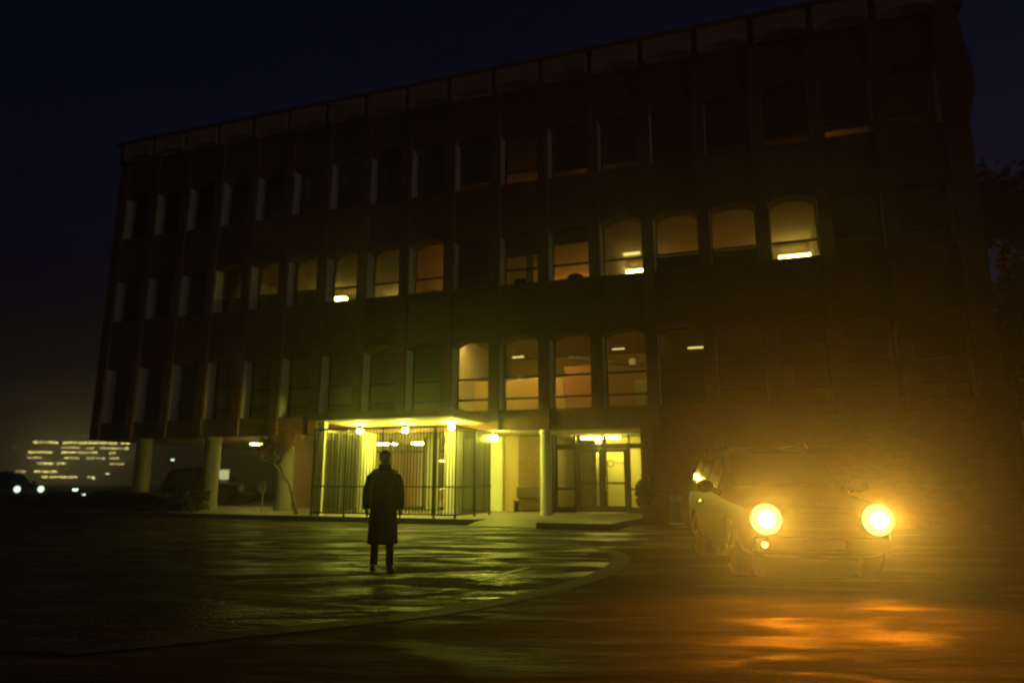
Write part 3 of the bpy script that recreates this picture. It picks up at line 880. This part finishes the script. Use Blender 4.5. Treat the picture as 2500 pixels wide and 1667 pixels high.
def make_car(name, label, loc, rz, lit, col='paint', fine=True, scale=1.0):
    L = thing(name, label, 'car', loc, rz)
    def ring(y, w, zb, zm, zs, wt, zt, cr=.04):
        h = [(0,zb),(w*.55,zb),(w*.9,zb+.03),(w*.985,zb+.16),(w,zm),(w*.985,zs-.04),(w*.955,zs),(wt+.03,zt-.12),(wt*.93,zt-.03),(wt*.6,zt+cr*.6),(0,zt+cr)]
        return [(x,y,z) for x,z in h] + [(-x,y,z) for x,z in h[-2:0:-1]]
    rings = [ring(.00,.80,.42,.60,.80,.72,.93), ring(.05,.88,.36,.62,.90,.80,1.00), ring(.22,.95,.30,.66,.97,.86,1.08), ring(.8,.985,.28,.70,1.02,.88,1.13),
             ring(1.40,1.0,.28,.72,1.06,.88,1.18), ring(1.5,1.0,.28,.72,1.07,.86,1.22), ring(2.2,1.0,.28,.72,1.09,.72,1.76), ring(2.45,1.0,.28,.72,1.10,.70,1.83),
             ring(3.3,1.0,.28,.72,1.10,.70,1.87), ring(4.4,1.0,.28,.72,1.11,.69,1.84), ring(4.75,.99,.29,.72,1.11,.67,1.78), ring(4.98,.96,.33,.72,1.10,.64,1.55), ring(5.10,.90,.42,.72,1.08,.72,1.20)]
    b = MB(); b.loft(rings)
    body = b.build('body', M[col], L, smooth=True)
    sd = body.modifiers.new('sub', 'SUBSURF'); sd.levels = 2; sd.render_levels = 2
    cutters = []
    for y in (.95, 4.05):
        c = MB(); c.lathe([(.43,-1.3),(.43,1.3)], (0,y,.38), 28, 'x'); co = c.build('cutter')
        co.parent = L; cutters.append(co)
        bo = body.modifiers.new('cut', 'BOOLEAN'); bo.object = co; bo.operation = 'DIFFERENCE'; bo.solver = 'EXACT'
    bpy.context.view_layer.update()
    bake(body)
    for co in cutters: bpy.data.objects.remove(co, do_unlink=True)
    # dark wheel wells
    for y in (.95, 4.05):
        ww = MB(); ww.lathe([(.44,-.62),(.44,.62)], (0,y,.40), 24, 'x')
        ww.build('wheel_well', M['trim'], L)
    for y in (.95, 4.05):
        for s in (-1, 1):
            wl = MB(); wl.lathe([(.26,-.11),(.36,-.12),(.385,-.09),(.39,0),(.385,.09),(.36,.12),(.26,.11)], (s*.86,y,.39), 28, 'x')
            wh = wl.build('wheel', M['tyre'], L, smooth=True)
            rm_ = MB(); rm_.lathe([(.255,-.10),(.255,.10)], (s*.86,y,.39), 24, 'x')
            for a in range(6):
                t = a*PI/3
                rm_.tube([(s*.985,y+.04*math.cos(t),.39+.04*math.sin(t)),(s*.975,y+.25*math.cos(t),.39+.25*math.sin(t))], [.035,.025], 6)
            rm_.build('rim', M['iron'], wh)
    ws = MB(); ws.add([(-.80,1.46,1.235),(.80,1.46,1.235),(.665,2.17,1.765),(-.665,2.17,1.765)], [(0,1,2,3)])
    ws.add([(-.80,1.49,1.215),(.80,1.49,1.215),(.665,2.2,1.745),(-.665,2.2,1.745)], [(3,2,1,0)])
    ws.build('windscreen', M['car_glass'], L)
    rg = MB(); rg.box(-.62,.62,4.97,5.0,1.2,1.6); rg.build('rear_window', M['car_glass'], L)
    for s in (-1, 1):
        sw = MB()
        for y0, y1, y2, y3 in ((1.75,2.32,2.85,2.85),(2.93,2.93,3.7,3.7),(3.78,3.78,4.45,4.75)):
            sw.add([(s*.985,y0,1.14),(s*.985,y3,1.14),(s*.765,y2,1.72),(s*.765,y1,1.72)], [(0,1,2,3)])
            sw.add([(s*.955,y0,1.14),(s*.955,y3,1.14),(s*.735,y2,1.72),(s*.735,y1,1.72)], [(3,2,1,0)])
        sw.build('side_window', M['car_glass'], L)
        mr = MB(); mr.ball((s*1.16,1.72,1.24), (.13,.07,.10), 14, 8); mr.tube([(s*.94,1.74,1.14),(s*1.08,1.73,1.2)], [.05,.035], 8)
        mr.build('mirror', M[col], L, smooth=True)
        rr = MB(); rr.tube([(s*.66,2.5,1.86),(s*.66,2.55,1.93),(s*.66,4.3,1.93),(s*.66,4.4,1.86)], .02, 8); rr.build('roof_rail', M['chrome'], L)
        hd = MB(); hd.tube([(s*1.0,2.95,.98),(s*1.02,2.97,.98),(s*1.02,3.15,.98),(s*1.0,3.17,.98)], .015, 6); hd.build('door_handle', M['chrome'], L)
        hm = MB()
        hm.lathe([(.13,.14),(.19,.10),(.20,-.02),(.175,-.03)], (s*.70,0,.82), 28, 'y')
        ho = hm.build('headlight', M['chrome'], L)
        ln_ = MB()
        ln_.lathe([(.20,-.031),(.19,-.045),(.13,-.062),(.05,-.07)], (s*.70,0,.82), 28, 'y')
        ln_.build('lens', M[lit] if lit else M['lens_off'], ho)
        if lit:
            bl_ = MB(); bl_.lathe([(.115,-.072),(.105,-.084),(.06,-.094),(.01,-.097)], (s*.70,0,.82), 24, 'y')
            bl_.build('bulb', M['bulb_on' if lit == 'head_on' else lit], ho)
        tl = MB(); tl.box(s*.80-.08,s*.80+.08,5.02,5.09,.85,1.15); tl.build('tail_light', M['tail'], L)
    gr = MB()
    gr.box(-.48,.48,-.02,.04,.68,.72); gr.box(-.48,.48,-.02,.04,.90,.94)
    for i in range(5): gr.box(-.46,.46,-.015,.03,.735+i*.032,.75+i*.032)
    gr.build('grille', M['trim'], L)
    bu = MB(); bu.box(-.86,.86,-.04,.2,.40,.60); bu.build('bumper', M['trim'], L, bevel=.04)
    pt = MB(); pt.box(-.26,.26,-.055,-.043,.45,.56); pt.build('number_plate', M['plate'], L)
    return L
CYAW = R(-5.5)
suv = make_car('parked_car', 'dark sport utility car facing the camera with both headlights glaring', (4.02,9.42,0), CYAW, 'head_on')
fg = MB(); fg.lathe([(.04,-.07),(.045,-.06),(.045,-.02)], (-.74,0,.50), 16, 'y'); fg.build('fog_light', M['fog_on'], suv)
sp_tr = suv.matrix_basis.copy()
bpy.context.view_layer.update()
for s in (-1, 1):
    ld = bpy.data.lights.new('headlight_beam', 'SPOT')
    ld.energy = 330
    ld.color = (1.0, .25, .003)
    ld.spot_size = R(170); ld.spot_blend = .75
    ld.shadow_soft_size = .06
    lo = bpy.data.objects.new('headlight_beam', ld); COL.objects.link(lo)
    lo.parent = suv
    lo.location = (s*.70, -.20, .82)
    lo.rotation_euler = (R(90+33), 0, R(180-15))        # spot axis -Z turned to local -Y, tilted up to light the mist

    # extra spot added for the glare of the same lamp, thrown straight at the photographer
    lc = bpy.data.lights.new('headlight_core', 'SPOT')
    lc.energy = 640
    lc.color = (1.0, .66, .07)
    lc.spot_size = R(24); lc.spot_blend = .9
    lc.shadow_soft_size = .08
    lk = bpy.data.objects.new('headlight_core', lc); COL.objects.link(lk)
    lk.parent = suv
    lk.location = (s*.70, -.20, .82)
    aim = suv.matrix_basis.inverted() @ Vector((0, 0, 1.3)) - lk.location
    lk.rotation_euler = aim.to_track_quat('-Z', 'Y').to_euler()

# distant parked cars
c2 = make_car('parked_car', 'distant car at the far left with its pale headlights on', (-30.2,45,0), R(62), 'far_head')
c2.scale = (.55,)*3 if False else (1,1,1)
c3 = make_car('parked_car', 'dark car parked in the open passage behind the hedge', tuple(W(-16.6,6.5,SL)), R(70), None)

# ------------------------------------------------------------------ the standing person
def skin_body():
    V_ = []; Ed = []; Rd = []
    def add(p, r, par=None):
        V_.append(p); Rd.append(r if hasattr(r,'__len__') else (r,r))
        if par is not None: Ed.append((par, len(V_)-1))
        return len(V_)-1
    pel = add((0,0,.93), (.15,.11))
    wai = add((0,0,1.08), (.135,.10), pel)
    che = add((0,-.01,1.28), (.165,.115), wai)
    shc = add((0,.0,1.43), (.12,.085), che)
    nk = add((0,-.01,1.52), (.056,.058), shc)
    jaw = add((0,-.02,1.585), (.062,.075), nk)
    mid = add((0,-.015,1.65), (.074,.092), jaw)
    top = add((0,.0,1.715), (.06,.075), mid)
    nose = add((0,-.118,1.635), (.012,.012), mid)
    for s in (-1,1):
        ear = add((s*.082,.005,1.64), (.008,.02), mid)
        sh = add((s*.175,0,1.42), .062, shc)
        el = add((s*.235,.015,1.14), .045, sh)
        wr = add((s*.245,-.04,.89), .031, el)
        pm = add((s*.245,-.055,.815), (.022,.038), wr)
        for i, (yy, ln) in enumerate(((-.092,.075),(-.07,.088),(-.048,.082),(-.027,.062))):
            k1 = add((s*.247,yy,.775), .0095, pm)
            k2 = add((s*.242,yy-.004,.775-ln*.5), .0088, k1)
            k3 = add((s*.232,yy-.002,.775-ln), .0075, k2)
        th1 = add((s*.238,-.10,.835), .0115, pm)
        th2 = add((s*.228,-.122,.80), .0095, th1)
        hip = add((s*.095,0,.86), .092, pel)
        fw = -.11 if s > 0 else .03
        kn = add((s*.10,-.015+fw*.6,.49), .058, hip)
        an = add((s*.11,.02+fw,.09), .04, kn)
        he = add((s*.11,.03+fw,.045), .035, an)
        to = add((s*.135,-.13+fw,.03), (.035,.025), he)
    me = bpy.data.meshes.new('person'); me.from_pydata(V_, Ed, []); me.update()
    o = bpy.data.objects.new('person', me); COL.objects.link(o)
    sk = o.modifiers.new('skin', 'SKIN')
    me.skin_vertices  # layer is created with the modifier below
    return o, Rd
M['skin'] = mat('skin', (.42,.26,.18), .6)
M['coat'] = mat('dark_wool_coat', (.018,.016,.016), .9, bump=.3, bscale=80)
M['trousers'] = mat('dark_trousers', (.02,.018,.018), .85)
M['shoe'] = mat('shoe_leather', (.015,.012,.010), .35)
M['hair'] = mat('dark_hair', (.02,.014,.010), .6)
M['scarf'] = mat('dark_red_scarf', (.10,.015,.012), .9)
M['eye'] = mat('eye', (.6,.58,.55), .2)
bm = None
P, Rd = skin_body()
if not P.data.skin_vertices:
    bmx = bmesh.new(); bmx.from_mesh(P.data); bmx.verts.layers.skin.verify(); bmx.to_mesh(P.data); bmx.free()
sv = P.data.skin_vertices[0].data
for i, r in enumerate(Rd): sv[i].radius = r
sv[0].use_root = True
sb = P.modifiers.new('sub', 'SUBSURF'); sb.levels = 2; sb.render_levels = 2
bpy.context.view_layer.update()
bake(P)
P.data.materials.append(M['skin'])
for p in P.data.polygons: p.use_smooth = True
tag(P, 'person standing in the wet car park in a long dark coat, arms hanging down', 'person')
def oval(cx, cy, z, rx, ry, n=28, wob=0, ph=0):
    return [(cx+rx*math.cos(2*PI*k/n)*(1+wob*math.sin(5*2*PI*k/n+ph)), cy+ry*math.sin(2*PI*k/n)*(1+wob*math.sin(5*2*PI*k/n+ph)), z) for k in range(n)]
ct = MB()
ct.loft([oval(0,0,z,rx,ry,36,wb,1) for z,rx,ry,wb in ((.37,.215,.19,.075),(.40,.222,.195,.07),(.60,.215,.18,.045),(.85,.205,.165,.015),(1.0,.19,.15,.01),(1.12,.185,.145,0),(1.28,.20,.15,0),(1.36,.19,.135,0),(1.42,.155,.115,0),(1.47,.105,.09,0),(1.50,.075,.075,0))])
coat = ct.build('coat', M['coat'], P, smooth=True)
for s in (-1,1):
    sl = MB(); sl.tube([(s*.13,0,1.405),(s*.19,.0,1.345),(s*.232,.012,1.2),(s*.25,.01,1.1),(s*.255,-.02,.96),(s*.255,-.035,.885)], [.055,.078,.073,.068,.06,.056], 14)
    sl.build('sleeve', M['coat'], coat, smooth=True)
lp = MB()
lp.loft([oval(0,-.005,z,rx,ry,24) for z,rx,ry in ((1.455,.125,.10),(1.49,.10,.095),(1.545,.085,.09),(1.55,.07,.075))])
lp.build('scarf', M['scarf'], P, smooth=True)
for s in (-1,1):
    fw = -.11 if s > 0 else .03
    tr = MB(); tr.tube([(s*.095,0,.88),(s*.10,-.01+fw*.6,.50),(s*.108,.01+fw*.85,.30),(s*.11,.015+fw,.07)], [.10,.072,.058,.056], 14); tr.build('trousers', M['trousers'], P, smooth=True)
    sh = MB()
    sh.loft([[(s*.115+x*wd-s*y*.12, y+fw, z) for x, z in ((-1,0.0),(1,0.0),(1,hh*.6),(.5,hh),(-.5,hh),(-1,hh*.6))] for y, wd, hh in ((.09,.028,.06),(.06,.042,.1),(0,.045,.105),(-.08,.05,.07),(-.15,.045,.05),(-.19,.022,.035))])
    sh.build('shoe', M['shoe'], P, smooth=False, bevel=.006)
    ey = MB(); ey.ball((s*.032,-.098,1.662), (.013,.008,.009), 10, 6); ey.build('eye', M['eye'], P, smooth=True)
mo = MB(); mo.ball((0,-.096,1.592), (.024,.008,.006), 10, 6); mo.build('mouth', M['scarf'], P, smooth=True)
hr_ = MB(); hr_.ball((0,.018,1.685), (.085,.098,.085), 18, 10); hr_.ball((0,.05,1.64), (.078,.065,.075), 16, 9); hr_.build('hair', M['hair'], P, smooth=True)
P.location = (-1.95, 11.0, 0); P.rotation_euler = (0,0,R(16))

# ------------------------------------------------------------------ far left: lit offices and street lamps
FB = thing('office_building', 'distant office block at the far left with uneven rows of lit windows', 'building', (-267,440,0), R(12))
b = MB(); b.box(-31,31,0,20,0,27.5); b.build('wall', M['far_dark'], FB)
b = MB(); b.box(-31.4,31.4,-.3,20.3,27.5,28.2); b.box(-12,-2,6,14,28.2,31.0); b.build('roof', M['far_dark'], FB)
rnd = random.Random(5)
def far_pos(xpx):  # picture column (0..2352) to metres along the facade
    return (xpx-185)*.272
rows = [(25.0, [(88,140,1),(148,178,1),(181,199,1),(200,240,1),(242,262,1),(268,288,1)]),
        (21.9, [(146,166,0),(166,186,0),(196,214,0),(226,250,0),(250,268,1),(270,286,0)]),
        (19.0, [(80,108,1),(108,130,1),(148,178,1),(180,222,0),(245,262,0)]),
        (15.7, [(80,110,0),(155,186,0),(199,218,0),(220,240,0),(248,270,0)]),
        (12.3, [(100,134,0),(140,160,0),(250,262,0),(264,282,0)]),
        (7.4, [(60,82,0),(97,112,1),(114,128,1),(130,144,1)]),
        (4.2, [(114,128,1),(130,146,1),(148,166,1),(168,186,1),(206,222,0)])]
for z, rs in rows:
    for a, c, lit in rs:
        xa, xc = far_pos(a), far_pos(c)
        nw = max(1, round((xc-xa)/2.9))
        for q in range(nw):
            x0 = xa + (xc-xa)*q/nw + .25; x1 = xa + (xc-xa)*(q+1)/nw - .25
            h = rnd.uniform(.8, 1.3); zc = z + rnd.uniform(-.1, .1)
            fr = MB(); fr.box(x0-.12, x1+.12, -.12, -.002, zc-h/2-.12, zc+h/2+.12)
            wo = fr.build('window', M['far_dark'], FB)
            bright = lit if rnd.random() < .8 else 1-lit
            g = MB(); g.box(x0, x1, -.16, -.122, zc-h/2, zc+h/2); g.build('pane', M['far_win'] if bright else M['far_win2'], wo)
FC = thing('office_building', 'dim distant block at the left edge with one faint window', 'building', (-318,450,0), R(14))
b = MB(); b.box(-14,14,0,15,0,27); b.build('wall', M['far_dark'], FC)
b = MB(); b.box(-14.3,14.3,-.3,15.3,27,27.7); b.build('roof', M['far_dark'], FC)
fr = MB(); fr.box(0.5,6,-.12,-.002,20.5,24.8); wo = fr.build('window', M['far_dark'], FC)
M['far_faint'] = lamp_mat('far_window_faint', (.8,.85,.6), .12)
g = MB(); g.box(.8,5.7,-.16,-.122,20.8,24.5); g.build('pane', M['far_faint'], wo)
M['street_white'] = lamp_mat('street_lamp_white', (.75,1.0,.66), 3)
M['street_warm'] = lamp_mat('street_lamp_warm', (1.0,.95,.55), 6)
def street_lamp(x, y, z, label, m='street_white', s=1.0):
    L = thing('street_lamp', label, 'street lamp', (x,y,0), 0, 'lamps far off at the left')
    b = MB(); b.tube([(0,0,0),(0,0,z),(0,-.05,z+.12)], [.06,.04,.04], 8); b.build('pole', M['iron'], L)
    b = MB(); b.lathe([(.05*s,z+.10),(.22*s,z+.13),(.2*s,z+.18),(.04*s,z+.22)], n=14); b.build('hood', M['iron'], L)
    b = MB(); b.lathe([(.10*s,z-.03),(.16*s,z+.02),(.17*s,z+.095)], n=14); b.build('globe', M[m], L, smooth=True)
street_lamp(-27.3, 45, .75, 'short white lamp beside the far left car', s=.9)
street_lamp(-27.0, 45.4, .42, 'lowest small lamp below the short white one at the left', s=.7)
street_lamp(-84.6, 150, 2.9, 'white lamp just left of the leftmost column', s=2.2)
street_lamp(-87.5, 150, 2.0, 'dim greenish lamp under the distant lit windows', 'street_warm', 1.6)
street_lamp(-36.6, 77, 3.6, 'small white lamp seen through the open passage', s=1.0)
street_lamp(40.1, 55, 25.4, 'faint light high among the trees on the right', s=.8) if False else None

# ------------------------------------------------------------------ misty night air
hz = bpy.data.materials.new('mist'); hz.use_nodes = True
n = hz.node_tree.nodes; l = hz.node_tree.links
n.remove(n['Principled BSDF'])
pv = n.new('ShaderNodeVolumePrincipled')
pv.inputs['Color'].default_value = (.85,.85,.85,1)
pv.inputs['Density'].default_value = .0045
pv.inputs['Density Attribute'].default_value = ''
pv.inputs['Anisotropy'].default_value = .87
l.new(pv.outputs[0], n['Material Output'].inputs['Volume'])
hb = MB(); hb.box(-462,302,-42,602,-1,50)
tag(hb.build('haze', hz), kind='stuff')
